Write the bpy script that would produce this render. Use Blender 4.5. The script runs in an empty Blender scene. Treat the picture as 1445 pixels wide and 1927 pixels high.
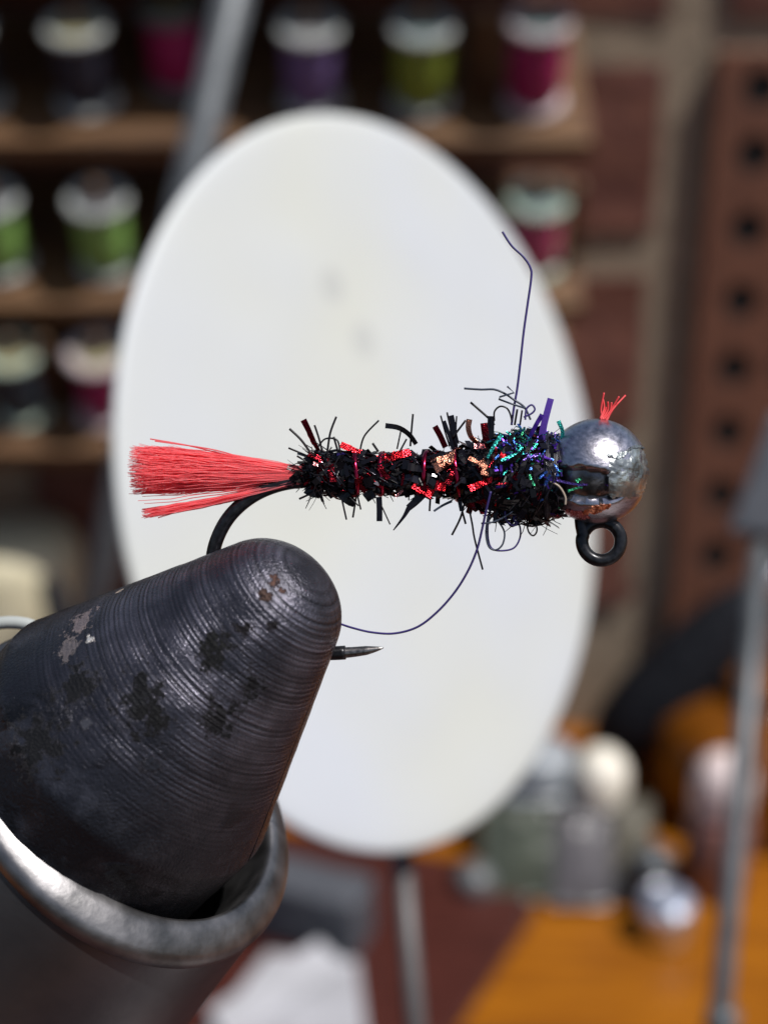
import bpy, bmesh, math, random
from mathutils import Vector, Matrix, noise
from mathutils.bvhtree import BVHTree
random.seed(11)
scn = bpy.context.scene
COL = scn.collection
# ------------------------------------------------------------------ camera, world, sun, exposure
# one Blender unit is one centimetre
scn.unit_settings.system = 'METRIC'; scn.unit_settings.scale_length = 0.01
F_PX = 3000.0; CX = 722.5; CY = 963.5
PITCH = math.radians(25.0)
CAM_R = Vector((1, 0, 0))
CAM_F = Vector((0, math.cos(PITCH), -math.sin(PITCH)))
CAM_U = Vector((0, math.sin(PITCH), math.cos(PITCH)))
DFLY = 5.31                      # distance to the plane of the fly
PX = DFLY / F_PX                 # one photograph pixel at the fly, in cm
cam_d = bpy.data.cameras.new('camera'); cam = bpy.data.objects.new('camera', cam_d); COL.objects.link(cam)
cam.matrix_world = Matrix((CAM_R, CAM_U, -CAM_F)).transposed().to_4x4()
cam_d.sensor_fit = 'VERTICAL'; cam_d.sensor_height = 24.0
cam_d.lens = 24.0 * F_PX / 1927.0
cam_d.clip_start = 0.05; cam_d.clip_end = 2000
cam_d.dof.use_dof = True; cam_d.dof.focus_distance = DFLY - 0.02
APERTURE = 67 * PX               # lens opening across, cm
cam_d.dof.aperture_fstop = cam_d.lens / 1000.0 / APERTURE
scn.camera = cam

SUN_DIR = Vector((0.42, -0.20, 0.86)).normalized()      # towards the sun
elev = math.asin(SUN_DIR.z); azim = math.atan2(SUN_DIR.x, SUN_DIR.y)
w = bpy.data.worlds.new('World'); scn.world = w; w.use_nodes = True
wn = w.node_tree.nodes; wl = w.node_tree.links
sky = wn.new('ShaderNodeTexSky'); sky.sky_type = 'NISHITA'; sky.sun_disc = False
sky.sun_elevation = elev; sky.sun_rotation = azim; sky.dust_density = 2.0
wl.new(sky.outputs[0], wn['Background'].inputs[0]); wn['Background'].inputs[1].default_value = 0.068
sun_d = bpy.data.lights.new('sun', 'SUN'); sun_d.energy = 4.0; sun_d.angle = math.radians(0.6); sun_d.color = (1.0, 0.975, 0.94)
sun = bpy.data.objects.new('sun', sun_d); COL.objects.link(sun)
sun.rotation_euler = SUN_DIR.to_track_quat('Z', 'Y').to_euler(); sun.location = SUN_DIR * 60
scn.view_settings.view_transform = 'Standard'; scn.view_settings.look = 'None'
scn.view_settings.gamma = 1; scn.view_settings.use_curve_mapping = False
scn.view_settings.exposure = 0.2
scn.cycles.use_denoising = True
scn.cycles.max_bounces = 12; scn.cycles.diffuse_bounces = 8; scn.cycles.glossy_bounces = 4; scn.cycles.caustics_reflective = False; scn.cycles.caustics_refractive = False
scn.cycles.transparent_max_bounces = 40
scn.cycles.sample_clamp_indirect = 4.0

# ------------------------------------------------------------------ helpers
def P(px, py, t):
    return CAM_F * t + CAM_R * ((px - CX) / F_PX * t) + CAM_U * ((CY - py) / F_PX * t)
def Q(px, py, q=0.0):            # near the fly; q = photo pixels towards the camera
    return P(px, py, DFLY - q * PX)
def PY(px, py, y):               # the point of that ray on the vertical plane at depth y
    d = P(px, py, 1.0); return d * (y / d.y)
def PZ(px, py, z):               # the point of that ray on the level plane at height z
    d = P(px, py, 1.0); return d * (z / d.z)

def world_origin(o):
    v = Vector((0, 0, 0))
    while o is not None:
        v = v + o.location; o = o.parent
    return v
def empty(name, loc, label, cat, group=None):
    o = bpy.data.objects.new(name, None); COL.objects.link(o)
    o.empty_display_size = 0.2; o.location = loc
    tag(o, label, cat, group); return o
def tag(o, label=None, cat=None, group=None, kind=None):
    if label: o['label'] = label
    if cat: o['category'] = cat
    if group: o['group'] = group
    if kind: o['kind'] = kind
    return o
def mk(name, verts, faces, mat, parent=None, smooth=False, fmat=None, origin=None, rot=None):
    """verts in world cm (or local to rot/origin when rot is given)"""
    me = bpy.data.meshes.new(name)
    if rot is None:
        if origin is None:
            n = max(1, len(verts)); origin = sum((Vector(v) for v in verts), Vector()) / n
        vs = [Vector(v) - origin for v in verts]
    else:
        vs = [Vector(v) for v in verts]
    me.from_pydata(vs, [], faces)
    for m in (mat if isinstance(mat, (list, tuple)) else [mat]): me.materials.append(m)
    if fmat: me.polygons.foreach_set('material_index', fmat)
    if smooth: me.polygons.foreach_set('use_smooth', [True] * len(me.polygons))
    me.update()
    o = bpy.data.objects.new(name, me); COL.objects.link(o)
    o.location = origin - (world_origin(parent) if parent else Vector())
    if rot is not None: o.rotation_euler = rot.to_euler()
    o.parent = parent
    return o
def copy_obj(o, parent, loc=None):
    c = o.copy(); COL.objects.link(c); c.parent = parent
    if loc is not None: c.location = loc
    return c

def frame(axis):
    """matrix whose Z is axis"""
    z = axis.normalized(); x = z.orthogonal().normalized(); y = z.cross(x)
    return Matrix((x, y, z)).transposed()
def lathe(prof, n=48, close=False):
    vs, fs = [], []
    for r, z in prof:
        for k in range(n):
            a = 2 * math.pi * k / n; vs.append((r * math.cos(a), r * math.sin(a), z))
    for i in range(len(prof) - 1):
        for k in range(n):
            k2 = (k + 1) % n
            fs.append((i * n + k, i * n + k2, (i + 1) * n + k2, (i + 1) * n + k))
    return vs, fs
def xform(vs, M, o): return [M @ Vector(v) + o for v in vs]
def smooth_path(pts, n):
    """Catmull-Rom through Vector points"""
    if len(pts) < 3:
        return [pts[0].lerp(pts[-1], i / (n - 1)) for i in range(n)]
    out = []; m = len(pts) - 1
    for i in range(n):
        u = i / (n - 1) * m; k = min(int(u), m - 1); f = u - k
        p0 = pts[max(k - 1, 0)]; p1 = pts[k]; p2 = pts[k + 1]; p3 = pts[min(k + 2, m)]
        out.append(0.5 * ((2 * p1) + (p2 - p0) * f + (2 * p0 - 5 * p1 + 4 * p2 - p3) * f * f + (3 * p1 - p0 - 3 * p2 + p3) * f ** 3))
    return out
def tube(pts, rad, sides=6, vs=None, fs=None, caps=True, flat=None, twist=0.0):
    """tube along points; rad number or list. flat=(a,b) makes a flattened strip section"""
    if vs is None: vs, fs = [], []
    n = len(pts); base = len(vs)
    rr = rad if isinstance(rad, (list, tuple)) else [rad] * n
    ref = None
    for i in range(n):
        t = (pts[min(i + 1, n - 1)] - pts[max(i - 1, 0)])
        if t.length < 1e-9: t = Vector((0, 0, 1))
        t.normalize()
        if ref is None:
            v = CAM_F.cross(t)
            ref = v.normalized() if v.length > 1e-3 else t.orthogonal().normalized()
        ref = (ref - t * ref.dot(t)); ref = ref.normalized() if ref.length > 1e-6 else t.orthogonal().normalized()
        b = t.cross(ref)
        a0 = twist * i / max(1, n - 1) if not isinstance(twist, tuple) else twist[0] + (twist[1] - twist[0]) * i / max(1, n - 1)
        for k in range(sides):
            if flat:
                a, c = flat
                ang = [(1, 1), (-1, 1), (-1, -1), (1, -1)][k]
                u, v = ang[0] * a * rr[i], ang[1] * c
            else:
                th = 2 * math.pi * k / sides; u, v = math.cos(th) * rr[i], math.sin(th) * rr[i]
            ca, sa = math.cos(a0), math.sin(a0)
            vs.append(pts[i] + ref * (u * ca - v * sa) + b * (u * sa + v * ca))
    for i in range(n - 1):
        for k in range(sides):
            k2 = (k + 1) % sides
            fs.append((base + i * sides + k, base + i * sides + k2, base + (i + 1) * sides + k2, base + (i + 1) * sides + k))
    if caps:
        fs.append(tuple(base + k for k in reversed(range(sides))))
        fs.append(tuple(base + (n - 1) * sides + k for k in range(sides)))
    return vs, fs
def box(c, sx, sy, sz, M=None, bev=0.0):
    """bevelled box, centre c, full sizes"""
    bm = bmesh.new(); bmesh.ops.create_cube(bm, size=1.0)
    bmesh.ops.scale(bm, vec=(sx, sy, sz), verts=bm.verts)
    if bev: bmesh.ops.bevel(bm, geom=bm.edges[:], offset=bev, segments=2, affect='EDGES', profile=0.6)
    bm.verts.index_update()
    vs = [(M @ v.co if M else v.co.copy()) + Vector(c) for v in bm.verts]
    fs = [tuple(v.index for v in f.verts) for f in bm.faces]
    bm.free(); return vs, fs

# ------------------------------------------------------------------ materials
def mat(name, col, rough=0.5, metal=0.0, **kw):
    m = bpy.data.materials.new(name); m.use_nodes = True
    b = m.node_tree.nodes['Principled BSDF']
    b.inputs['Base Color'].default_value = (*col, 1); b.inputs['Roughness'].default_value = rough; b.inputs['Metallic'].default_value = metal
    for k, v in kw.items(): b.inputs[k.replace('_', ' ')].default_value = v
    return m
def N(m, kind, **kw):
    n = m.node_tree.nodes.new(kind)
    for k, v in kw.items():
        if k.startswith('i_'): n.inputs[k[2:].replace('_', ' ')].default_value = v
        else: setattr(n, k, v)
    return n
def L(m, a, b): m.node_tree.links.new(a, b)
def bsdf(m): return m.node_tree.nodes['Principled BSDF']
def coords(m, space='Object', scale=None):
    tc = N(m, 'ShaderNodeTexCoord'); out = tc.outputs[space]
    if scale:
        mp = N(m, 'ShaderNodeMapping'); mp.inputs['Scale'].default_value = scale; L(m, out, mp.inputs['Vector']); out = mp.outputs[0]
    return out
def noisy(m, c1, c2, scale, detail=4, lo=0.35, hi=0.65, space='Object', vscale=None, bump=0.0, bscale=None, bdist=0.1, rrange=None):
    co = coords(m, space, vscale)
    n = N(m, 'ShaderNodeTexNoise', i_Scale=scale, i_Detail=detail); L(m, co, n.inputs['Vector'])
    r = N(m, 'ShaderNodeValToRGB'); r.color_ramp.elements[0].position = lo; r.color_ramp.elements[1].position = hi
    r.color_ramp.elements[0].color = (*c1, 1); r.color_ramp.elements[1].color = (*c2, 1)
    L(m, n.outputs[0], r.inputs[0]); L(m, r.outputs[0], bsdf(m).inputs['Base Color'])
    if rrange:
        mr = N(m, 'ShaderNodeMapRange'); mr.inputs['To Min'].default_value = rrange[0]; mr.inputs['To Max'].default_value = rrange[1]
        L(m, n.outputs[0], mr.inputs['Value']); L(m, mr.outputs[0], bsdf(m).inputs['Roughness'])
    if bump:
        n2 = N(m, 'ShaderNodeTexNoise', i_Scale=bscale or scale * 2, i_Detail=5); L(m, co, n2.inputs['Vector'])
        bp = N(m, 'ShaderNodeBump', i_Strength=bump, i_Distance=bdist); L(m, n2.outputs[0], bp.inputs['Height']); L(m, bp.outputs[0], bsdf(m).inputs['Normal'])
    return m

# setting
M_BRICK = noisy(mat('brick', (.1, .04, .03), 0.85), (.11, .038, .028), (.18, .07, .046), 1.2, bump=.5, bscale=6, bdist=.1)
M_MORTAR = noisy(mat('mortar', (.2, .16, .12), 0.95), (.24, .19, .135), (.34, .27, .195), 2.0, bump=.6, bscale=8, bdist=.1)
M_DESK = mat('desk_wood', (.3, .11, .02), 0.4, Specular_IOR_Level=.2)
noisy(M_DESK, (.17, .05, .004), (.33, .115, .006), .35, 6, .3, .7, vscale=(1, 9, 1), bump=.08, bscale=2)
M_DESK_SHADE = noisy(mat('shaded_desk_wood', (.05, .012, .01), 0.4), (.035, .008, .006), (.07, .018, .013), .6, vscale=(1, 8, 1))  # desk wood with the cast shadow put into its colour
M_RACK = noisy(mat('rack_wood', (.2, .1, .04), 0.6), (.07, .034, .016), (.16, .08, .03), 1.0, vscale=(.6, 4, 4), bump=.15, bscale=6)
M_TERRA = noisy(mat('stained_wood', (.16, .055, .03), 0.65), (.12, .047, .028), (.19, .078, .045), .8, vscale=(5, 5, .6), bump=.2, bscale=6)
M_HOLE = mat('hole_shade', (.012, .009, .008), .9)  # near-black colour gives the shallow holes the shade of deep ones
# fly
M_HOOK = noisy(mat('black_nickel_hook', (.02, .02, .022), 0.28, 0.5), (.012, .012, .014), (.03, .03, .034), 60, bump=.06, bscale=120, bdist=.004)
def fibre(name, col, trans, rough=.45, clear=0.0):
    m = mat(name, col, rough)
    tb = N(m, 'ShaderNodeBsdfTranslucent'); tb.inputs[0].default_value = (*col, 1)
    mx = N(m, 'ShaderNodeMixShader', i_Fac=trans)
    out = m.node_tree.nodes['Material Output']
    L(m, bsdf(m).outputs[0], mx.inputs[1]); L(m, tb.outputs[0], mx.inputs[2])
    if clear:
        tr_ = N(m, 'ShaderNodeBsdfTransparent'); tr_.inputs[0].default_value = (1.0, .62, .62, 1)
        mc = N(m, 'ShaderNodeMixShader', i_Fac=clear); L(m, mx.outputs[0], mc.inputs[1]); L(m, tr_.outputs[0], mc.inputs[2]); L(m, mc.outputs[0], out.inputs[0])
    else: L(m, mx.outputs[0], out.inputs[0])
    return m
M_TAIL = fibre('fluorescent_red_fibre', (1.0, .31, .34), .6, .35, clear=.34)
M_TUFT = fibre('red_tuft_fibre', (.95, .11, .12), .4)
M_CORE = noisy(mat('dark_dubbing_core', (.006, .005, .008), .6), (.003, .003, .005), (.02, .008, .012), 60, bump=1, bscale=90, bdist=.03)
M_BLACK = mat('black_tinsel', (.005, .004, .006), .16, 0.0, Specular_IOR_Level=.32)
M_BLACKM = mat('smoky_tinsel', (.05, .045, .055), .25, 0.9)
M_HAIR = mat('black_fibre', (.010, .008, .010), .35, Specular_IOR_Level=.3)
def foil(name, col, rough=.2, sc=190, b=.35):
    m = mat(name, col, rough, 1.0)
    co = coords(m, 'Object')
    v = N(m, 'ShaderNodeTexVoronoi', i_Scale=sc); L(m, co, v.inputs['Vector'])
    bp = N(m, 'ShaderNodeBump', i_Strength=b, i_Distance=.01); L(m, v.outputs['Distance'], bp.inputs['Height']); L(m, bp.outputs[0], bsdf(m).inputs['Normal'])
    return m
M_RED = foil('red_foil', (.75, .02, .03)); M_DRED = foil('dark_red_foil', (.16, .008, .014)); M_BRONZE = foil('bronze_foil', (.5, .2, .13), .3)
M_PINK = foil('pink_glint_foil', (.7, .26, .26)); M_WIRE = mat('red_wire', (.42, .02, .06), .2, 1.0)
M_TEAL = foil('teal_flash', (.05, .45, .38), .3); M_GREEN = foil('green_flash', (.08, .5, .24), .3); M_BLUE = foil('blue_flash', (.07, .18, .6), .3)
M_PURP = foil('purple_flash', (.10, .035, .32), .35, 60, .2); M_VIOLET = foil('violet_flash', (.2, .12, .5), .3)
M_PURPLE_T = fibre('purple_strip', (.13, .06, .42), .35, .3)
M_THREAD = fibre('purple_thread', (.07, .05, .22), .3, .4)
M_THREAD_G = fibre('grey_blue_thread', (.06, .075, .11), .3, .4)
M_THREAD_D = mat('dark_wrap_thread', (.012, .011, .02), .45)
M_BEAD = mat('pewter_bead', (.5, .48, .53), .34, 1.0)
noisy(M_BEAD, (.4, .385, .42), (.62, .595, .66), 34, 8, .34, .66, vscale=(1.6, 1, 3), bump=.16, bscale=80, bdist=.005, rrange=(.2, .42))
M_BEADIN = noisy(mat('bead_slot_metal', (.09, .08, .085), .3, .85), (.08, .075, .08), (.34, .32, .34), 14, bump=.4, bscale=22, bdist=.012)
M_CRUST = noisy(mat('chipped_enamel', (.6, .66, .62), .35, .9), (.22, .235, .245), (.7, .74, .72), 14, 6, .42, .66, bump=.5, bscale=18, bdist=.015)
M_COPPER = foil('copper_flake', (.75, .3, .17), .3, 40, .6)
# vise
M_STEEL = mat('worn_steel', (.3, .29, .3), .34, .95)
noisy(M_STEEL, (.12, .118, .12), (.28, .27, .275), 7, 9, .35, .68, bump=.12, bscale=30, bdist=.012, rrange=(.3, .55))
M_GUN = mat('gunmetal', (.1, .1, .11), .34, .8)
noisy(M_GUN, (.1, .1, .11), (.17, .165, .175), 2.5, 5, bump=.05, bscale=40, bdist=.01)
# background
def plastic(n, c, r=.4, **k): return noisy(mat(n, c, r, **k), tuple(x * .88 for x in c), tuple(min(1, x * 1.08) for x in c), 1.5)
M_FLANGE = plastic('flange_white', (.42, .44, .42), .4); M_FLANGE_G = plastic('flange_grey', (.12, .125, .13), .4)
M_FLANGE_P = plastic('flange_pink', (.5, .42, .42), .4); M_FLANGE_C = plastic('flange_green_white', (.42, .5, .4), .4)
def wound(n, c):
    m = mat(n, c, .5); co = coords(m, 'Object')
    wv = N(m, 'ShaderNodeTexWave', i_Scale=9.0, i_Distortion=.6); wv.bands_direction = 'Z'; L(m, co, wv.inputs['Vector'])
    mx = N(m, 'ShaderNodeMix', data_type='RGBA'); mx.inputs[6].default_value = (*[x * .75 for x in c], 1); mx.inputs[7].default_value = (*c, 1)
    L(m, wv.outputs['Fac'], mx.inputs[0]); L(m, mx.outputs[2], bsdf(m).inputs['Base Color'])
    bp = N(m, 'ShaderNodeBump', i_Strength=.4, i_Distance=.05); L(m, wv.outputs['Fac'], bp.inputs['Height']); L(m, bp.outputs[0], bsdf(m).inputs['Normal'])
    return m
W_NAVY = wound('thread_navy', (.018, .016, .035)); W_MAG = wound('thread_magenta', (.42, .006, .12)); W_PURP = wound('thread_purple', (.2, .13, .33))
W_OLIVE = wound('thread_olive', (.27, .36, .03)); W_GREEN = wound('thread_green', (.3, .56, .13)); W_PINK = wound('thread_pink', (.62, .1, .22)); W_SLATE = wound('thread_slate', (.03, .04, .055))
M_DISC = mat('white_disc_plastic', (.8, .81, .8), .45, Specular_IOR_Level=.3)
M_ROD = noisy(mat('grey_rod', (.1, .11, .12), .45, .3), (.07, .078, .085), (.13, .14, .15), 3, bump=.1)
M_STEM = noisy(mat('stem_grey', (.3, .28, .28), .5, .3), (.085, .078, .078), (.12, .11, .11), 3)
M_SLATE = noisy(mat('slate_plastic', (.07, .075, .09), .5), (.055, .06, .072), (.09, .095, .11), 3)
M_BLKP = noisy(mat('black_rubber', (.012, .013, .017), .7, Specular_IOR_Level=.15), (.009, .01, .013), (.018, .019, .024), 3)
M_CREAM = noisy(mat('cream_plastic', (.62, .55, .38), .45), (.55, .49, .33), (.66, .6, .42), 1)
M_WHITE = noisy(mat('white_cap', (.8, .75, .64), .4), (.74, .69, .58), (.84, .79, .69), 1)
M_PINKW = noisy(mat('pinkish_cap', (.78, .64, .62), .4), (.7, .57, .55), (.82, .7, .68), 1)
M_MAUVE = noisy(mat('mauve_glass', (.25, .12, .10), .2), (.22, .1, .085), (.3, .15, .12), 1)
M_AMBER = noisy(mat('amber_glass', (.3, .09, .008), .15, 0, Coat_Weight=.5), (.12, .036, .003), (.17, .055, .005), .8)
M_GOLD = mat('brass', (.75, .5, .14), .25, 1.0); M_CHROME = mat('chrome', (.8, .83, .9), .28, 1.0)
M_FROST = noisy(mat('frosted_plastic', (.5, .56, .62), .4), (.2, .225, .25), (.28, .3, .325), 1)
def packet_mat(n, c): return noisy(mat(n, c, .25, Coat_Weight=.4), tuple(x * .7 for x in c), c, 1.2, bump=.5, bscale=1.5, bdist=.3)
M_PK1 = packet_mat('packet_green', (.075, .085, .06)); M_PK2 = packet_mat('packet_grey', (.12, .11, .115)); M_PK3 = packet_mat('packet_olive', (.14, .125, .09))
M_PAPER = noisy(mat('white_paper', (.6, .6, .64), .7), (.3, .3, .32), (.38, .38, .41), .6)

# ------------------------------------------------------------------ setting: desk, brick wall
DESK_Z = -31.0; WALL_Y = 48.0
vs, fs = box((0, 20, DESK_Z - 1.5), 170, 100, 3.0, bev=.15)
desk = mk('desk', vs, fs, M_DESK); tag(desk, kind='structure', label='sunlit orange varnished wooden desk top')
# the wall: a mortar bed with every brick of its own
WALL_TOP = -1.0
vs, fs = box((0, WALL_Y + 6.2, (DESK_Z + WALL_TOP) / 2), 130, 11.6, WALL_TOP - DESK_Z - .02)
wall = mk('brick_wall', vs, fs, M_MORTAR); tag(wall, kind='structure', label='dark red brick wall with wide tan mortar joints')
course_h = 6.45; bl = 20.4; bh = 5.55; jx = 8.55
bm = bmesh.new(); bmesh.ops.create_cube(bm, size=1.0); bmesh.ops.scale(bm, vec=(bl, 3.0, bh), verts=bm.verts)
bmesh.ops.bevel(bm, geom=bm.edges[:], offset=.28, segments=2, affect='EDGES')
bmesh.ops.subdivide_edges(bm, edges=[e for e in bm.edges if e.calc_length() > 3], cuts=5, use_grid_fill=True)
for v in bm.verts: v.co += Vector((noise.noise(v.co * .5), noise.noise(v.co * .5 + Vector((9, 0, 0))), noise.noise(v.co * .5 + Vector((0, 9, 0))))) * .16
bme = bpy.data.meshes.new('brick'); bm.to_mesh(bme); bm.free(); bme.materials.append(M_BRICK)
woff = world_origin(wall)
for r in range(5):
    zc = -7.25 - course_h * (r + .5) + 6.45
    if zc - bh / 2 < DESK_Z: continue
    for c in range(-3, 3):
        b = bpy.data.objects.new('brick', bme); COL.objects.link(b); b.parent = wall
        xc = jx + .5 * 1.3 + (c + .5) * (bl + 1.3)
        b.location = Vector((xc + random.uniform(-.12, .12), WALL_Y + 1.72 + random.uniform(-.06, .06), zc)) - woff
        b.rotation_euler = (0, random.choice((0, math.pi)), random.choice((0, math.pi)))

# ------------------------------------------------------------------ thread rack and its spools
LEAN = math.radians(25)
AX = Vector((0, -math.sin(LEAN), math.cos(LEAN))); BK = Vector((0, math.cos(LEAN), math.sin(LEAN)))
RM = Matrix((Vector((1, 0, 0)), BK, AX)).transposed()
ROWY = 44.0
ROWS = [PY(790, 195, ROWY).z, PY(500, 500, ROWY).z, PY(100, 772, ROWY).z]
rack = empty('thread_rack', Vector((-6, WALL_Y - .2, ROWS[2] - 1)), 'brown wooden rack of slanted shelves holding thread spools on the brick wall', 'thread rack')
x_r = PY(1112, 240, 43).x; x_l = -34.0
for z in ROWS + [ROWS[0] + 4.55]:  # last board is added above the view to shade the top row
    c0 = Vector((0, ROWY, z)) - AX * .36
    FD = 1.6 if z < ROWS[0] + 1 else 1.85
    c = c0 + BK * ((-FD + 4.2) / 2); c.x = (x_l + x_r) / 2
    vs, fs = box(c, x_r - x_l, FD + 4.2, .6, RM, bev=.06)
    mk('shelf_or_shade_board', vs, fs, M_RACK, rack)
vs, fs = box((x_l - .4, 45.6, (ROWS[0] + ROWS[2]) / 2), .8, 4.0, ROWS[0] - ROWS[2] + 6, bev=.06); mk('side_panel', vs, fs, M_RACK, rack)
vs, fs = box(((x_l + x_r) / 2 - 4, 47.65, (ROWS[0] + ROWS[2]) / 2 - .6), 22, .4, ROWS[0] - ROWS[2] + 3.4, bev=.05)
M_LABELS = [plastic('label_grey_teal', (.16, .22, .22)), plastic('label_dark', (.1, .1, .11)), plastic('label_olive', (.3, .28, .16)), plastic('label_grey', (.26, .26, .26))]
def peg(base):
    pr = [(0.0, 2.95), (.14, 2.95), (.19, 2.9), (.2, 2.8), (.2, -.1), (0, -.1)]
    v, f = lathe(pr, 14); mk('peg', xform(v, RM, base), f, M_RACK, rack, smooth=True)
def spool(px, py_base, row, wmat, fmat, label, R=.86, H=2.5, yoff=0.0, cone=0.0):
    lmat = random.choice(M_LABELS)
    b = PY(px, py_base, ROWY + yoff); b.z = ROWS[row] ; b.y = ROWY + yoff
    b = b + AX * .005
    if yoff: b = b + Vector((0, 0, math.tan(LEAN) * yoff))
    e = empty('thread_spool', b, label, 'thread spool', 'spools of tying thread on the rack')
    fl = [(.24, 0), (R - .06, 0), (R, .06), (R, .17), (R - .07, .24), (.6, .28), (.24, .28), (.24, 0)]
    v, f = lathe(fl, 40); mk('flange', xform(v, RM, b), f, fmat, e, smooth=False)
    top = [(.24, H), (.24, H - .12), (.3, H - .1), (.62, H - .12), (.68, H - .03), (R - .08, H), (R, H - .07), (R, H - .2), (R - .07, H - .27), (.66, H - .3), (.24, H - .3), (.24, H)]
    v, f = lathe(top, 40); mk('flange', xform(v, RM, b), f, fmat, e, smooth=False)
    v, f = lathe([(.25, H - .088), (.32, H - .086), (.6, H - .108), (.6, H - .2), (.25, H - .2)], 32); mk('spool_label', xform(v, RM, b), f, lmat, e)
    wd = [(.26, .29), (.66 + cone, .29), (.73 + cone, .5), (.75 + cone * .5, H * .5), (.72, H - .5), (.66, H - .31), (.26, H - .31)]
    v, f = lathe(wd, 40)
    o = mk('thread_winding', v, f, wmat, e, smooth=True, origin=b, rot=RM)
    peg(b)
    return e
spool(168, 200, 0, W_NAVY, M_FLANGE, 'near-black navy thread spool, leftmost whole spool on the top shelf')
spool(338, 185, 0, W_MAG, M_FLANGE_G, 'magenta thread spool with grey flange beside the slanting metal rod', yoff=.8)
spool(588, 195, 0, W_PURP, M_FLANGE, 'dull purple thread spool on the top shelf above the white disc')
spool(792, 198, 0, W_OLIVE, M_FLANGE, 'olive green thread spool with white flange on the top shelf')
spool(1002, 190, 0, W_MAG, M_FLANGE_P, 'bright magenta thread spool at the right end of the top shelf', H=2.65)
spool(-40, 215, 0, W_SLATE, M_FLANGE, 'spool cut off by the left picture edge on the top shelf')
spool(206, 505, 1, W_GREEN, M_FLANGE, 'light green thread spool with white flange left of the white disc')
spool(8, 505, 1, W_GREEN, M_FLANGE, 'light green thread spool half cut off by the left picture edge')
spool(1002, 470, 1, W_PINK, M_FLANGE_C, 'pink thread spool with greenish flange right of the white disc', yoff=.0)
spool(48, 770, 2, W_SLATE, M_FLANGE_C, 'dark slate thread spool with greenish white flange on the lowest shelf')
spool(206, 775, 2, W_MAG, M_FLANGE_P, 'magenta thread spool with pinkish flange on the lowest shelf by the disc', R=.95)
# an empty peg on the top shelf, and one on the shelf below
for px, py_, row in ((908, 165, 0), (1072, 460, 1), (108, 770, 2)):
    b = PY(px, py_, ROWY); b.z = ROWS[row]; b.y = ROWY; peg(b)

# ------------------------------------------------------------------ perforated strip of stained wood on the wall
st_y = WALL_Y - .12
xl = PY(1312, 600, st_y).x; colx = [PY(1393, 565, st_y).x]; colx.append(colx[0] + 1.75)
hz = [PY(1400, p, st_y).z for p in (165, 290, 430, 565, 692, 812, 930, 1045, 1155, 1260)]
strip = empty('perforated_tool_strip', Vector((colx[0] + .7, st_y, DESK_Z)), 'reddish brown wooden block with columns of round black holes against the wall', 'tool block')
xs = [xl, (colx[0] + colx[1]) / 2, colx[1] + .9]
zs = [hz[0] + 1.0] + [(hz[i] + hz[i + 1]) / 2 for i in range(len(hz) - 1)] + [DESK_Z + .01]
vs, fs = [], []
def holed_cell(x0, x1, z0, z1, cx, cz, r, yf, yb, n=24):
    base = len(vs)
    ring_o, ring_i, ring_b = [], [], []
    for k in range(n):
        a = 2 * math.pi * k / n; dx, dz = math.cos(a), math.sin(a)
        tx = ((x1 if dx > 0 else x0) - cx) / dx if abs(dx) > 1e-9 else 1e9
        tz = ((z1 if dz > 0 else z0) - cz) / dz if abs(dz) > 1e-9 else 1e9
        t = min(tx, tz)
        ring_o.append((cx + dx * t, yf, cz + dz * t)); ring_i.append((cx + dx * r, yf, cz + dz * r)); ring_b.append((cx + dx * r, yb, cz + dz * r))
    for rg in (ring_o, ring_i, ring_b): vs.extend(Vector(p) for p in rg)
    for k in range(n):
        k2 = (k + 1) % n
        fs.append((base + k, base + k2, base + n + k2, base + n + k)); fm.append(0)
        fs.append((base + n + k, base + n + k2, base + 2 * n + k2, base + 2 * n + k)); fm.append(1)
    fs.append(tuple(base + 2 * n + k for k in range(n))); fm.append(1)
    # corner fillers
    for (sx, sz) in ((x0, z0), (x1, z0), (x1, z1), (x0, z1)):
        vs.append(Vector((sx, yf, sz))); ci = len(vs) - 1
        a = math.atan2(sz - cz, sx - cx) % (2 * math.pi); k = int(a / (2 * math.pi) * n)
        fs.append((base + k, ci, base + (k + 1) % n)); fm.append(0)
fm = []
for i in range(len(hz)):
    for j in range(2):
        holed_cell(xs[j], xs[j + 1], zs[i + 1], zs[i], colx[j], hz[i] , .56, st_y, st_y + .13)
# sides
x0, x1, z0, z1, yb = xs[0], xs[2], zs[-1], zs[0], WALL_Y + .6
for q in (((x0, st_y, z0), (x0, yb, z0), (x0, yb, z1), (x0, st_y, z1)), ((x1, st_y, z0), (x1, yb, z0), (x1, yb, z1), (x1, st_y, z1)),
          ((x0, st_y, z1), (x1, st_y, z1), (x1, yb, z1), (x0, yb, z1))):
    b0 = len(vs); vs.extend(Vector(p) for p in q); fs.append((b0, b0 + 1, b0 + 2, b0 + 3)); fm.append(0)
mk('drilled_block', vs, fs, [M_TERRA, M_HOLE], strip, fmat=fm)

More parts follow.
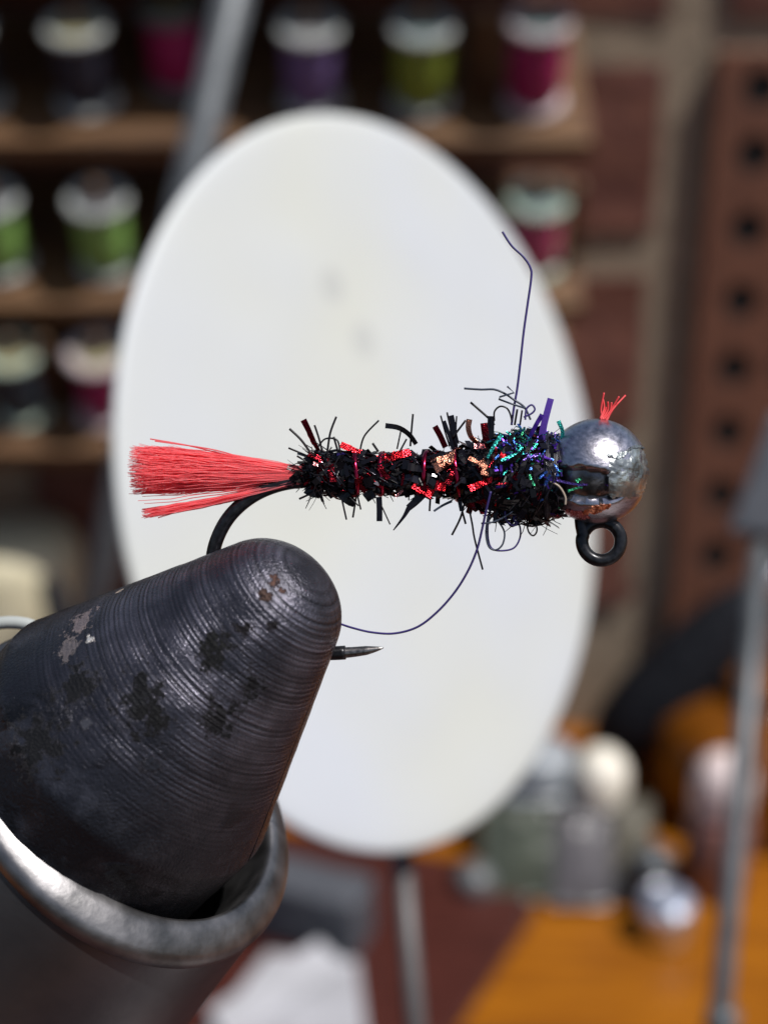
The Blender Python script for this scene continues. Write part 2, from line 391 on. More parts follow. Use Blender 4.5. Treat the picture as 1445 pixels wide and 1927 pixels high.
# ------------------------------------------------------------------ white backdrop disc on its stem
T_DISC = DFLY * 2.8
dc = P(750, 902, T_DISC)
n_cam = Vector((.767, .09, .635)).normalized()
n_w = (CAM_R * n_cam.x + CAM_U * n_cam.y - CAM_F * n_cam.z).normalized()
RD = 3.415
zx = n_w; xx = (CAM_U - n_w * CAM_U.dot(n_w)).normalized(); yy = zx.cross(xx)
DM = Matrix((xx, yy, zx)).transposed()
disc = empty('backdrop_disc', Vector((dc.x, dc.y, DESK_Z)), 'large round white plastic backdrop disc on a thin grey stem behind the fly', 'backdrop')
prof = [(0, 0), (RD * .3, 0), (RD * .6, 0), (RD * .85, 0), (RD - .2, 0), (RD - .06, -.004), (RD - .02, -.012), (RD, -.03), (RD, -.06), (RD - .02, -.08), (RD - .2, -.085), (0, -.085)]
v, f = lathe(prof, 128)
d = mk('disc_plate', v, f, M_DISC, disc, smooth=True, origin=dc, rot=DM)
# faint round specks on the plate are its own stains
co = coords(M_DISC, 'Object')
fac = None
DMi = DM.transposed()
def on_disc(px, py):
    dr = P(px, py, 1.0); t = dc.dot(n_w) / dr.dot(n_w); return DMi @ (dr * t - dc)
for (px, py, r) in ((626, 537, .115), (684, 640, .12)):
    loc = on_disc(px, py)
    vm = N(M_DISC, 'ShaderNodeVectorMath', operation='DISTANCE'); L(M_DISC, co, vm.inputs[0]); vm.inputs[1].default_value = loc
    mr = N(M_DISC, 'ShaderNodeMapRange'); mr.inputs['From Min'].default_value = r * 1.5; mr.inputs['From Max'].default_value = r * 1.2
    L(M_DISC, vm.outputs['Value'], mr.inputs['Value'])
    if fac is None: fac = mr.outputs[0]
    else:
        ad = N(M_DISC, 'ShaderNodeMath', operation='MAXIMUM'); L(M_DISC, fac, ad.inputs[0]); L(M_DISC, mr.outputs[0], ad.inputs[1]); fac = ad.outputs[0]
nz = N(M_DISC, 'ShaderNodeTexNoise', i_Scale=.3, i_Detail=2); L(M_DISC, co, nz.inputs['Vector'])
rp = N(M_DISC, 'ShaderNodeValToRGB'); rp.color_ramp.elements[0].position = .35; rp.color_ramp.elements[1].position = .65
rp.color_ramp.elements[0].color = (.56, .57, .525, 1); rp.color_ramp.elements[1].color = (.54, .565, .61, 1); L(M_DISC, nz.outputs[0], rp.inputs[0])
mx = N(M_DISC, 'ShaderNodeMix', data_type='RGBA'); mx.inputs[7].default_value = (.485, .495, .475, 1)
L(M_DISC, fac, mx.inputs[0]); L(M_DISC, rp.outputs[0], mx.inputs[6]); L(M_DISC, mx.outputs[2], bsdf(M_DISC).inputs['Base Color'])
bpn = N(M_DISC, 'ShaderNodeBump', i_Strength=.25, i_Distance=.4); L(M_DISC, nz.outputs[0], bpn.inputs['Height']); L(M_DISC, bpn.outputs[0], bsdf(M_DISC).inputs['Normal'])
s_top = P(754, 1590, T_DISC + .25); s_mid = P(782, 1930, T_DISC + .1)
dirn = (s_mid - s_top); s_bot = s_top + dirn * ((DESK_Z + .2 - s_top.z) / dirn.z)
v, f = tube([s_top, s_mid, s_bot], .098, 14); mk('stem', v, f, M_STEM, disc, smooth=True)
v, f = lathe([(0, .6), (.3, .6), (2.2, .25), (2.4, .1), (2.4, 0), (0, 0)], 32)
mk('stem_base', xform(v, Matrix.Identity(3), Vector((s_bot.x, s_bot.y, DESK_Z + .004))), f, M_STEM, disc, smooth=False)

# ------------------------------------------------------------------ other tools and bottles in the blur
a = P(452, -60, 31); bq = P(355, 360, 33); dd = bq - a
bt = a + dd * ((DESK_Z + .01 - a.z) / dd.z)
v, f = tube([a - dd * .15, bt], .36, 18)
rodo = empty('metal_rod', bt, 'slanting grey metal rod rising behind the white disc at upper left', 'rod')
mk('shaft', v, f, M_ROD, rodo, smooth=True)
v, f = lathe([(0, .5), (1.2, .5), (1.5, .3), (1.5, 0), (0, 0)], 24); mk('foot', xform(v, Matrix.Identity(3), bt), f, M_ROD, rodo)
# right hand tool: rod with dark wedge head
T_T = 24.0
tr = empty('rod_with_wedge_head', P(1350, 1927, T_T), 'thin grey upright rod with a dark slate wedge head at the right edge', 'tool')
r0 = P(1434, 985, T_T); r1 = P(1352, 1935, T_T - .6); dd = r1 - r0; r2 = r0 + dd * ((DESK_Z + .01 - r0.z) / dd.z)
v, f = tube([r0, r1, r2], .165, 14); mk('rod', v, f, M_ROD, tr, smooth=True)
v, f = tube([P(1362, 1895, T_T - .57), P(1352, 1945, T_T - .62)], .24, 16); mk('collar_ring', v, f, M_ROD, tr, smooth=True)
poly = [(1450, 775), (1425, 850), (1385, 955), (1366, 995), (1385, 1005), (1440, 1008), (1500, 1000), (1530, 900), (1500, 790)]
vs = [P(x, y, T_T - .3) for x, y in poly] + [P(x, y, T_T + .3) for x, y in poly]; n = len(poly)
fs = [tuple(range(n)), tuple(reversed(range(n, 2 * n)))] + [(k, n + k, n + (k + 1) % n, (k + 1) % n) for k in range(n)]
wd = mk('wedge_head', vs, fs, M_SLATE, tr); bv = wd.modifiers.new('bevel', 'BEVEL'); bv.width = .08; bv.segments = 3
# black handle leaning on the wall
h0 = PY(1430, 1110, 45.0); h1 = PZ(1140, 1410, DESK_Z + 1.0); 
pts = smooth_path([h1, h1.lerp(h0, .35), h1.lerp(h0, .7), h0], 14)
v, f = tube(pts, [.7, 1.0, 1.2, 1.3, 1.35, 1.35, 1.3, 1.25, 1.2, 1.1, 1.0, .85, .65, .4], 20)
hd = empty('black_tool_handle', h1, 'thick black tool handle leaning diagonally against the brick wall', 'tool handle'); mk('grip', v, f, M_BLKP, hd, smooth=True)
v, f = tube([h0 - (h0 - h1) * .04, h0 + (h0 - h1) * .12], .16, 12); mk('tool_shank', v, f, M_CHROME, hd, smooth=True)

def bottle(name, label, cat, px, py_c, zc, prof_body, mat_body, prof_cap, mat_cap, capname='cap', group=None):
    """stands on the desk; (px, py_c) is where the centre of the cap shows, zc its height over the desk"""
    c = PZ(px, py_c, DESK_Z + zc); o = Vector((c.x, c.y, DESK_Z + .004))
    e = empty(name, o, label, cat, group)
    v, f = lathe(prof_body, 32); mk('body', xform(v, Matrix.Identity(3), o), f, mat_body, e, smooth=True)
    v, f = lathe(prof_cap, 32); mk(capname, xform(v, Matrix.Identity(3), o), f, mat_cap, e, smooth=True)
    return e
def dome(r, z0, h, n=8): return [(r * .96, z0), (r, z0 + h * .1), (r, z0 + h * .45)] + [(r * math.cos(k / n * math.pi / 2), z0 + h * (.45 + .55 * math.sin(k / n * math.pi / 2))) for k in range(1, n + 1)]
bottle('small_black_bottle', 'small black bottle with a rounded off-white cap on the desk', 'bottle', 1130, 1446, 3.4,
       [(0, 0), (.85, 0), (.93, .1), (.93, 1.9), (.8, 2.3), (0, 2.3)], M_BLKP, dome(.86, 2.3, 1.8), M_WHITE)
bottle('small_mauve_bottle', 'small mauve bottle with a pale pinkish cap at the right', 'bottle', 1362, 1462, 4.0,
       [(0, 0), (.9, 0), (1.0, .1), (1.0, 2.5), (.8, 3.0), (0, 3.0)], M_MAUVE, dome(.9, 3.0, 1.8), M_PINKW)
o = PZ(1385, 1640, DESK_Z); o.y = 44.2; o.x = PY(1418, 1500, 44.2).x
e = empty('amber_jar', Vector((o.x, o.y, DESK_Z)), 'big rounded amber brown glass jar behind the grey rod', 'jar')
v, f = lathe([(0, .01), (3.1, .01), (3.45, .2), (3.5, 1.2), (3.5, 2.6), (3.3, 3.1), (2.6, 3.6), (1.7, 3.8), (1.2, 3.9), (1.2, 4.1), (0, 4.1)], 48)
mk('glass_body', xform(v, Matrix.Identity(3), Vector((o.x, o.y, DESK_Z))), f, M_AMBER, e, smooth=True)
v, f = lathe([(1.27, 4.0), (1.3, 4.1), (1.3, 4.5), (1.2, 4.6), (0, 4.6)], 32); mk('lid', xform(v, Matrix.Identity(3), Vector((o.x, o.y, DESK_Z))), f, M_AMBER, e, smooth=True)
# brass knob: a turned button with a stem
o = PZ(1344, 1622, DESK_Z + .6); o.z = DESK_Z + .004
e = empty('brass_button', o, 'small gold brass turned knob on the desk', 'knob')
v, f = lathe([(0, 0), (.75, 0), (.8, .12), (.55, .3), (.5, .6), (.72, .8), (.82, 1.1), (.72, 1.4), (.4, 1.55), (0, 1.6)], 28); mk('turned_body', xform(v, Matrix.Identity(3), o), f, M_GOLD, e, smooth=True)
# chrome cup
o = PZ(1252, 1735, DESK_Z + .5); o.z = DESK_Z + .004
e = empty('chrome_cup', o, 'small shiny chrome cup standing open on the orange desk', 'cup')
v, f = lathe([(0, .01), (.64, 0.01), (.76, .2), (.8, .7), (.79, 1.3), (.75, 1.32), (.72, 1.25), (.69, .5), (.5, .25), (0, .22)], 36); mk('cup_body', xform(v, Matrix.Identity(3), o), f, M_CHROME, e, smooth=True)
tp = PZ(1226, 1640, DESK_Z + 1.2)
e = empty('metal_ferrule', Vector((tp.x, tp.y, DESK_Z)), 'small grey metal ferrule just behind the chrome cup', 'ferrule')
v, f = lathe([(0, 0.004), (.5, 0.004), (.55, .2), (.42, 1.0), (.6, 1.5), (.5, 1.9), (0, 2.0)], 24); mk('ferrule_body', xform(v, Matrix.Identity(3), Vector((tp.x, tp.y, DESK_Z))), f, M_ROD, e, smooth=True)
# frosted jar by the disc
bottle('frosted_jar', 'frosted pale blue plastic jar just right of the disc', 'jar', 1012, 1440, 3.0,
       [(0, 0), (1.3, 0), (1.45, .15), (1.45, 2.2), (1.25, 2.6), (0, 2.6)], M_FROST, dome(1.2, 2.6, 1.3), M_FROST)
# small clear cap
bottle('lilac_bead_cap', 'little lilac grey domed cap lying under the right of the disc', 'cap', 893, 1655, .6,
       [(0, 0), (.62, 0), (.68, .1), (.66, .3), (0, .3)], M_FLANGE_G, dome(.6, .3, .8), M_FLANGE_G)
# packets of material
def packet(label, corners, mt, zt, group='packets of material on the desk'):
    """crumpled flat packet leaning: corners are 4 world points"""
    n = 12; vs, fs = [], []
    a, b, c, d_ = corners
    nn = (b - a).cross(d_ - a).normalized()
    if nn.z < 0: nn = -nn
    seed = random.random() * 50
    for s in (1, -1):
        for i in range(n + 1):
            for j in range(n + 1):
                u, v_ = i / n, j / n
                p = a.lerp(b, u).lerp(d_.lerp(c, u), v_)
                bulge = (math.sin(math.pi * u) * math.sin(math.pi * v_)) ** .6 * zt * .5
                p = p + nn * (zt * .5 + s * (bulge + .015) + noise.noise(Vector((u * 4, v_ * 4, seed))) * .12 * bulge / zt * 2)
                vs.append(p)
    m = (n + 1) ** 2
    for i in range(n):
        for j in range(n):
            q = i * (n + 1) + j
            fs.append((q, q + 1, q + n + 2, q + n + 1)); fs.append((m + q, m + q + n + 1, m + q + n + 2, m + q + 1))
    rim = [j for j in range(n + 1)] + [i * (n + 1) + n for i in range(1, n + 1)] + [n * (n + 1) + j for j in range(n - 1, -1, -1)] + [i * (n + 1) for i in range(n - 1, 0, -1)]
    for k in range(len(rim)):
        r1, r2 = rim[k], rim[(k + 1) % len(rim)]; fs.append((r1, r2, m + r2, m + r1))
    o = mk('material_packet', vs, fs, mt, None, smooth=True); tag(o, label, 'packet', group)
    return o
def lean(px0, px1, py_b, py_t, yb, lean_y):
    a = PZ(px0, py_b, DESK_Z + .05); b = PZ(px1, py_b, DESK_Z + .05)
    d0 = P(px0, py_t, 1.0); d1 = P(px1, py_t, 1.0)
    return [a, b, d1 * ((b.y + lean_y) / d1.y), d0 * ((a.y + lean_y) / d0.y)]
packet('dull green plastic packet leaning below the frosted jar', lean(905, 1065, 1690, 1510, 0, 1.6), M_PK1, .5)
packet('grey plastic packet between the green and the olive packets', lean(1040, 1150, 1706, 1520, 0, 1.8), M_PK2, .5)
packet('olive beige plastic packet below the black bottle', lean(1135, 1225, 1690, 1500, 0, 1.7), M_PK3, .5)
# dark slab in place of the shadow cast across the sunlit desk top
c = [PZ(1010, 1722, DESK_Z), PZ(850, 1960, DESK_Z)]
c += [Vector((46, c[1].y - .8, DESK_Z)), Vector((46, -24, DESK_Z)), Vector((-34, -24, DESK_Z)), Vector((-34, 43, DESK_Z)), PZ(430, 1560, DESK_Z), PZ(900, 1640, DESK_Z)]  # unseen front part added to cut orange desk bounce on vise and fly
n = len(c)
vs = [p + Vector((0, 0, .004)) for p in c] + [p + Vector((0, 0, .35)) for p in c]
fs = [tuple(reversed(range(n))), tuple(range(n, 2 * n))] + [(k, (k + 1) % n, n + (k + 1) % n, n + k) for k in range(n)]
s = mk('shadow_board', vs, fs, M_DESK_SHADE); tag(s, 'dark red slab standing in for the cast shadow on the orange desk under the disc', 'board'); bv = s.modifiers.new('bevel', 'BEVEL'); bv.width = .08; bv.segments = 2
# folded white paper on it and a dark grey block behind
zt = DESK_Z + .36
c = [PZ(690, 1960, zt), PZ(672, 1815, zt), PZ(505, 1800, zt), PZ(380, 1960, zt)]
vs = [p + Vector((0, 0, .004)) for p in c] + [p + Vector((0, 0, .16)) for p in c]
# raised fold from lower left to upper right
fs = [(3, 2, 1, 0), (4, 5, 6, 7)] + [(k, (k + 1) % 4, 4 + (k + 1) % 4, 4 + k) for k in range(4)]
pp = empty('folded_paper', c[2], 'folded white paper sheet on the shadow board beside the stem', 'paper')
mk('lower_leaf', vs, fs, M_PAPER, pp)
g = [PZ(655, 1822, zt + .2), PZ(430, 1965, zt + .2), PZ(395, 1940, zt + .2), PZ(600, 1806, zt + .2)]
vs = [p.copy() for p in g] + [g[0] + Vector((0, 0, .05)), g[1] + Vector((0, 0, .05)), g[2] + Vector((0, 0, .7)), g[3] + Vector((0, 0, .7))]
mk('upright_fold', vs, [(3, 2, 1, 0), (4, 5, 6, 7), (0, 1, 5, 4), (1, 2, 6, 5), (2, 3, 7, 6), (3, 0, 4, 7)], M_PAPER, pp)
c = PZ(585, 1800, zt)
vs, fs = box(Vector((c.x, c.y + 1.0, zt + 1.02)), 3.4, 1.6, 2.0, Matrix.Rotation(math.radians(-22), 3, 'Z'), bev=.2)
s = mk('charcoal_box', vs, fs, M_SLATE); tag(s, 'dark charcoal little box behind the folded white paper', 'box')
# cream lid standing against the wall at the left, with a black clip
c = PY(70, 1058, 46.6)
rr = 100 / F_PX * c.length
e = empty('cream_canister', Vector((c.x - .6, c.y - 1.2, DESK_Z)), 'cream plastic canister with rounded top by the wall at the left', 'canister')
hh = c.z + rr * 1.1 - DESK_Z
v, f = lathe([(0, .01), (2.2, .01), (2.35, .15), (2.35, hh - 1.1), (2.2, hh - .55), (1.8, hh - .18), (1.2, hh), (0, hh + .05)], 40); mk('body', xform(v, Matrix.Identity(3), Vector((c.x - .6, c.y - 1.2, DESK_Z))), f, M_CREAM, e, smooth=True)
k0 = PY(88, 1085, 42.6); k1 = PY(118, 1190, 42.0)
v, f = tube(smooth_path([k0, k0.lerp(k1, .5) + Vector((.06, 0, 0)), k1, k1 + (k1 - k0) * .8], 8), [.2, .36, .4, .42, .42, .42, .4, .3], 12); mk('black_handle', v, f, M_BLKP, e, smooth=True)

# ------------------------------------------------------------------ vise
TIP = Q(508, 1148, 60)
ax_cam = Vector((.655, .655, .375)).normalized()
VAX = (CAM_R * ax_cam.x + CAM_U * ax_cam.y - CAM_F * ax_cam.z).normalized()
zc = VAX; xc_ = (CAM_R * .707 - CAM_U * .707); xc_ = (xc_ - zc * xc_.dot(zc)).normalized(); yc_ = zc.cross(xc_)
VM = Matrix((xc_, yc_, zc)).transposed(); VMi = VM.transposed()
vise = empty('fly_tying_vise', TIP - VAX * 2.2, 'worn black conical vise jaw in a scuffed steel sleeve gripping the hook', 'vise')
def prof_jaw():
    p = []; k0 = math.radians(22.7); NR = 139.0
    for i in range(19):
        th = math.pi / 2 - (math.pi / 2 - k0) * i / 18; p.append((NR * max(0.0, math.cos(th)) ** .92, NR * .86 * math.sin(th)))
    r, s = p[-1]
    while s > -700:
        s -= 12; r = min(314, r + 12 * .415); p.append((r, s))
    return p
PJ = prof_jaw()
def half(prof, a0, a1, n, gap):
    vs, fs = [], []
    for r, z in prof:
        for k in range(n + 1):
            a = a0 + (a1 - a0) * k / n
            x, y = r * math.cos(a), r * math.sin(a)
            # forging unevenness
            d = 1 + .006 * noise.noise(Vector((x, y, z)) * .02) + .004 * noise.noise(Vector((x, y, z)) * .06)
            vs.append(Vector((x * d, y * d, z)) * PX)
    m = n + 1
    for i in range(len(prof) - 1):
        for k in range(n): fs.append((i * m + k, (i + 1) * m + k, (i + 1) * m + k + 1, i * m + k + 1))
    # closing face along the split
    e0 = [i * m for i in range(len(prof))]; e1 = [i * m + n for i in reversed(range(len(prof)))]
    fs.append(tuple(e0 + e1))
    return vs, fs
# jaw material
M_JAW = mat('blackened_jaw', (.03, .03, .034), .36, .7)
def local_hit(px, py):
    dr = VMi @ P(px, py, 1.0).normalized(); og = VMi @ (-TIP)
    h = BVH.ray_cast(og, dr); return h[0]
vsj, fsj = lathe(PJ, 96); vsj = [Vector(v) * PX for v in vsj]
BVH = BVHTree.FromPolygons(vsj, fsj)
def build_jaw_mat():
    m = M_JAW; co = coords(m, 'Object'); b = bsdf(m)
    # machining rings round the axis
    sep = N(m, 'ShaderNodeSeparateXYZ'); L(m, co, sep.inputs[0])
    nlow = N(m, 'ShaderNodeTexNoise', i_Scale=7.0, i_Detail=5); L(m, co, nlow.inputs['Vector'])
    mpw = N(m, 'ShaderNodeMapping'); mpw.inputs['Scale'].default_value = (1.3, 1.3, 118.0); L(m, co, mpw.inputs['Vector'])
    wv0 = N(m, 'ShaderNodeTexNoise', i_Scale=1.0, i_Detail=3, i_Roughness=.6); L(m, mpw.outputs[0], wv0.inputs['Vector'])
    wv1 = N(m, 'ShaderNodeTexWave', i_Scale=19.0, i_Distortion=.5, i_Detail=2.0); wv1.bands_direction = 'Z'; L(m, co, wv1.inputs['Vector'])
    wvr = N(m, 'ShaderNodeMapRange'); wvr.inputs['From Min'].default_value = .35; wvr.inputs['From Max'].default_value = .65; L(m, wv0.outputs[0], wvr.inputs['Value'])
    wv = N(m, 'ShaderNodeMix'); wv.inputs[0].default_value = .4; L(m, wvr.outputs[0], wv.inputs[2]); L(m, wv1.outputs['Fac'], wv.inputs[3])
    grit = N(m, 'ShaderNodeTexNoise', i_Scale=110.0, i_Detail=4); L(m, co, grit.inputs['Vector'])
    rr = N(m, 'ShaderNodeMapRange'); rr.inputs['From Min'].default_value = -.66; rr.inputs['From Max'].default_value = -.22
    L(m, sep.outputs[2], rr.inputs['Value'])        # rings strong near the tip
    brk = N(m, 'ShaderNodeMapRange'); brk.inputs['From Min'].default_value = .35; brk.inputs['From Max'].default_value = .65; brk.inputs['To Min'].default_value = .25; L(m, nlow.outputs[0], brk.inputs['Value'])
    mul0 = N(m, 'ShaderNodeMath', operation='MULTIPLY'); L(m, brk.outputs[0], mul0.inputs[0]); L(m, rr.outputs[0], mul0.inputs[1])
    mul = N(m, 'ShaderNodeMath', operation='MULTIPLY'); L(m, wv.outputs[0], mul.inputs[0]); L(m, mul0.outputs[0], mul.inputs[1])
    mul2 = N(m, 'ShaderNodeMath', operation='MULTIPLY_ADD'); L(m, grit.outputs[0], mul2.inputs[0]); mul2.inputs[1].default_value = .9; L(m, mul.outputs[0], mul2.inputs[2])
    # patches of lost finish (paler, rougher) and thick dark residue
    npt = N(m, 'ShaderNodeTexNoise', i_Scale=3.6, i_Detail=8, i_Roughness=.62, i_Distortion=.4); L(m, co, npt.inputs['Vector'])
    r1 = N(m, 'ShaderNodeValToRGB'); r1.color_ramp.elements[0].position = .53; r1.color_ramp.elements[1].position = .6
    L(m, npt.outputs[0], r1.inputs[0])
    rz = N(m, 'ShaderNodeMapRange'); rz.inputs['From Min'].default_value = -.25; rz.inputs['From Max'].default_value = -.7; L(m, sep.outputs[2], rz.inputs['Value'])
    pm = N(m, 'ShaderNodeMath', operation='MULTIPLY'); L(m, r1.outputs[0], pm.inputs[0]); L(m, rz.outputs[0], pm.inputs[1])
    def mixc(fac, a, bcol):
        mx = N(m, 'ShaderNodeMix', data_type='RGBA'); L(m, fac, mx.inputs[0])
        if isinstance(a, tuple): mx.inputs[6].default_value = (*a, 1)
        else: L(m, a, mx.inputs[6])
        mx.inputs[7].default_value = (*bcol, 1); return mx.outputs[2]
    col = mixc(mul.outputs[0], (.026, .026, .033), (.19, .18, .225))  # ring crests coloured paler lilac to stand in for glints
    ncl = N(m, 'ShaderNodeTexNoise', i_Scale=5.5, i_Detail=9, i_Roughness=.68); L(m, co, ncl.inputs['Vector'])
    rcl = N(m, 'ShaderNodeMapRange'); rcl.inputs['From Min'].default_value = .5; rcl.inputs['From Max'].default_value = .68; L(m, ncl.outputs[0], rcl.inputs['Value'])
    pcl = N(m, 'ShaderNodeMath', operation='MULTIPLY'); L(m, rcl.outputs[0], pcl.inputs[0]); L(m, rz.outputs[0], pcl.inputs[1])
    col = mixc(pcl.outputs[0], col, (.075, .074, .09))
    col = mixc(pm.outputs[0], col, (.014, .014, .017))
    rough = N(m, 'ShaderNodeMapRange'); rough.inputs['To Min'].default_value = .14; rough.inputs['To Max'].default_value = .46; L(m, grit.outputs[0], rough.inputs['Value'])
    rgh = rough.outputs[0]; height = mul2.outputs[0]
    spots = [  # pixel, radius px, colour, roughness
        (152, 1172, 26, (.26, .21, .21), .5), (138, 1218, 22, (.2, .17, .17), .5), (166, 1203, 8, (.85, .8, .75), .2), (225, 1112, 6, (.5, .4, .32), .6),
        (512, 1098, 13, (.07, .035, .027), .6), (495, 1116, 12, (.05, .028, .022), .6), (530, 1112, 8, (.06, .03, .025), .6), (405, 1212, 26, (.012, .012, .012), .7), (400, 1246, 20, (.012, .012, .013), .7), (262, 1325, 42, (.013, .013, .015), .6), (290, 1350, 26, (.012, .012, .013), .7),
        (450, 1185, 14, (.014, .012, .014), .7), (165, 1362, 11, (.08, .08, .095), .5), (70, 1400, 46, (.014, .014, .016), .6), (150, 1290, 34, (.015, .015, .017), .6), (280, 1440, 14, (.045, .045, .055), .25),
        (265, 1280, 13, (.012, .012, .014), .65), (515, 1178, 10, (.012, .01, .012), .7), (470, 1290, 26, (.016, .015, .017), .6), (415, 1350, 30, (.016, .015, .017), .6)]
    nn = N(m, 'ShaderNodeTexNoise', i_Scale=22.0, i_Detail=8, i_Roughness=.75); L(m, co, nn.inputs['Vector'])
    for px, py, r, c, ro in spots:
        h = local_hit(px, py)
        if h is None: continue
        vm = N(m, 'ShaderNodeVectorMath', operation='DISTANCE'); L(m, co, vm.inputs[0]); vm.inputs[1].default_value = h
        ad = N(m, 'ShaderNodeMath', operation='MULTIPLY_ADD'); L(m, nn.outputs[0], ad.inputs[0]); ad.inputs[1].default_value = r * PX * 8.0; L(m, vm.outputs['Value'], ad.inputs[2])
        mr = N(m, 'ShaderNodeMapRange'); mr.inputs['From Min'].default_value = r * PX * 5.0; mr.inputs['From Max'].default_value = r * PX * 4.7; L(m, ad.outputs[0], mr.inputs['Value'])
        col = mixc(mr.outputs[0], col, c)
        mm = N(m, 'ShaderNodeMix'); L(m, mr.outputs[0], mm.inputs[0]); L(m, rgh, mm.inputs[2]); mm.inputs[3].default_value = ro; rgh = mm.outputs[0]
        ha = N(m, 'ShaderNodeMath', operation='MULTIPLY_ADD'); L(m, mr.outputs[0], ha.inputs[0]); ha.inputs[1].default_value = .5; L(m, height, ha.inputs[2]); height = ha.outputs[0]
    L(m, col, b.inputs['Base Color']); L(m, rgh, b.inputs['Roughness'])
    h2 = N(m, 'ShaderNodeMath', operation='MULTIPLY_ADD'); L(m, pm.outputs[0], h2.inputs[0]); h2.inputs[1].default_value = 1.2; L(m, height, h2.inputs[2])
    bp = N(m, 'ShaderNodeBump', i_Strength=.7, i_Distance=.006); L(m, h2.outputs[0], bp.inputs['Height']); L(m, bp.outputs[0], b.inputs['Normal'])
build_jaw_mat()
SPLIT = math.radians(-6)
v, f = half(PJ, SPLIT + math.pi + .012, SPLIT + 2 * math.pi - .012, 72, 0)
fj = mk('front_jaw', v, f, M_JAW, vise, smooth=True, origin=TIP.copy(), rot=VM)
v, f = half(PJ, SPLIT + .012, SPLIT + math.pi - .012, 72, 0)
rj = mk('rear_jaw', v, f, M_JAW, vise, smooth=True, origin=TIP.copy(), rot=VM)
for o in (fj, rj):
    try: o.data.set_sharp_from_angle(angle=math.radians(40))
    except Exception: pass
# sleeve: a flared steel lip and its barrel
S0 = 0
SC = Q(266, 1460, -150)
sx_cam = Vector((.70 * .893, .715 * .893, .45)).normalized()
SAX = (CAM_R * sx_cam.x + CAM_U * sx_cam.y - CAM_F * sx_cam.z).normalized(); SM = frame(SAX)
sl = [(306, S0 - 300), (310, S0 - 60), (313, S0 - 14), (317, S0 - 4), (324, S0), (345, S0 - 6), (362, S0 - 14), (378, S0 - 23), (386, S0 - 32), (389, S0 - 44), (388, S0 - 58), (384, S0 - 64)]
v, f = lathe([(r * PX, s * PX) for r, s in sl], 128); lip = mk('sleeve_lip', v, f, M_STEEL, vise, smooth=True, origin=SC.copy(), rot=SM)
bl_ = [(383, S0 - 62), (386, S0 - 76), (404, S0 - 200), (440, S0 - 420), (500, S0 - 760), (520, S0 - 1000), (490, S0 - 1060), (0, S0 - 1060)]
v, f = lathe([(r * PX, s * PX) for r, s in bl_], 128); mk('sleeve_barrel', v, f, M_GUN, vise, smooth=True, origin=SC.copy(), rot=SM)
v, f = tube(smooth_path([Q(-120, 1215, -260), Q(-30, 1178, -250), Q(40, 1172, -240), Q(90, 1190, -236)], 12), 13 * PX, 12); mk('cam_lever', v, f, M_FLANGE, vise, smooth=True)
pb = SC - SAX * (900 * PX)
v, f = tube([pb, Vector((pb.x, pb.y + .2, DESK_Z + .5))], .55, 20); mk('upright_post', v, f, M_GUN, vise, smooth=True)
v, f = lathe([(0, 1.2), (.8, 1.2), (1.0, .9), (5.5, .8), (5.7, .6), (5.7, 0), (0, 0)], 40); mk('pedestal_base', xform(v, Matrix.Identity(3), Vector((pb.x, pb.y + .2, DESK_Z + .004))), f, M_GUN, vise, smooth=False)

# ------------------------------------------------------------------ the fly
fly = empty('fishing_fly', Q(800, 905, 0), 'black and red tinsel fishing fly with silver bead head and fluorescent red tail', 'fishing fly')
# hook
hp = [(1075, 915, 0), (1000, 905, 0), (800, 902, 0), (640, 902, 0), (570, 905, 0), (520, 914, 0), (475, 934, -2), (438, 965, -6), (414, 1002, -14), (401, 1045, -24),
      (402, 1095, -30), (425, 1150, -26), (470, 1196, -14), (540, 1222, 0), (600, 1229, 8), (650, 1228, 14), (690, 1224, 16), (722, 1219, 18)]
path = smooth_path([Q(*p) for p in hp], 120)
rad = [13.2 * PX] * 120
for i in range(120):
    u = i / 119
    if u > .88: rad[i] = PX * (13.2 - 2.2 * min(1, (u - .88) / .06)) if u < .94 else PX * max(.5, 11 * max(0.0, 1 - (u - .94) / .06) ** .8)
v, f = tube(path[:106], rad[:106], 16); hook = mk('hook', v, f, M_HOOK, fly, smooth=True)
M_POINT = noisy(mat('honed_point', (.2, .19, .19), .3, .9), (.1, .095, .095), (.3, .28, .27), 60, bump=.1, bscale=90, bdist=.004)
v, f = tube(path[104:], [r * .78 for r in rad[104:]], 16); mk('hook_point', v, f, M_POINT, hook, smooth=True)
# eye: ring closed on its own shank
ep = [Q(1092, 960, -6), Q(1093, 985, -2)]
for k in range(0, 34):
    a = math.radians(160 + k * 10.6); ep.append(Q(1131 + 36.5 * math.cos(a), 1018 - 36.5 * math.sin(a), 4 * math.sin(k / 33 * math.pi) - (3 if k > 25 else 0)))
v, f = tube(smooth_path(ep, 90), 12.3 * PX, 16); mk('hook_eye', v, f, M_HOOK, hook, smooth=True)

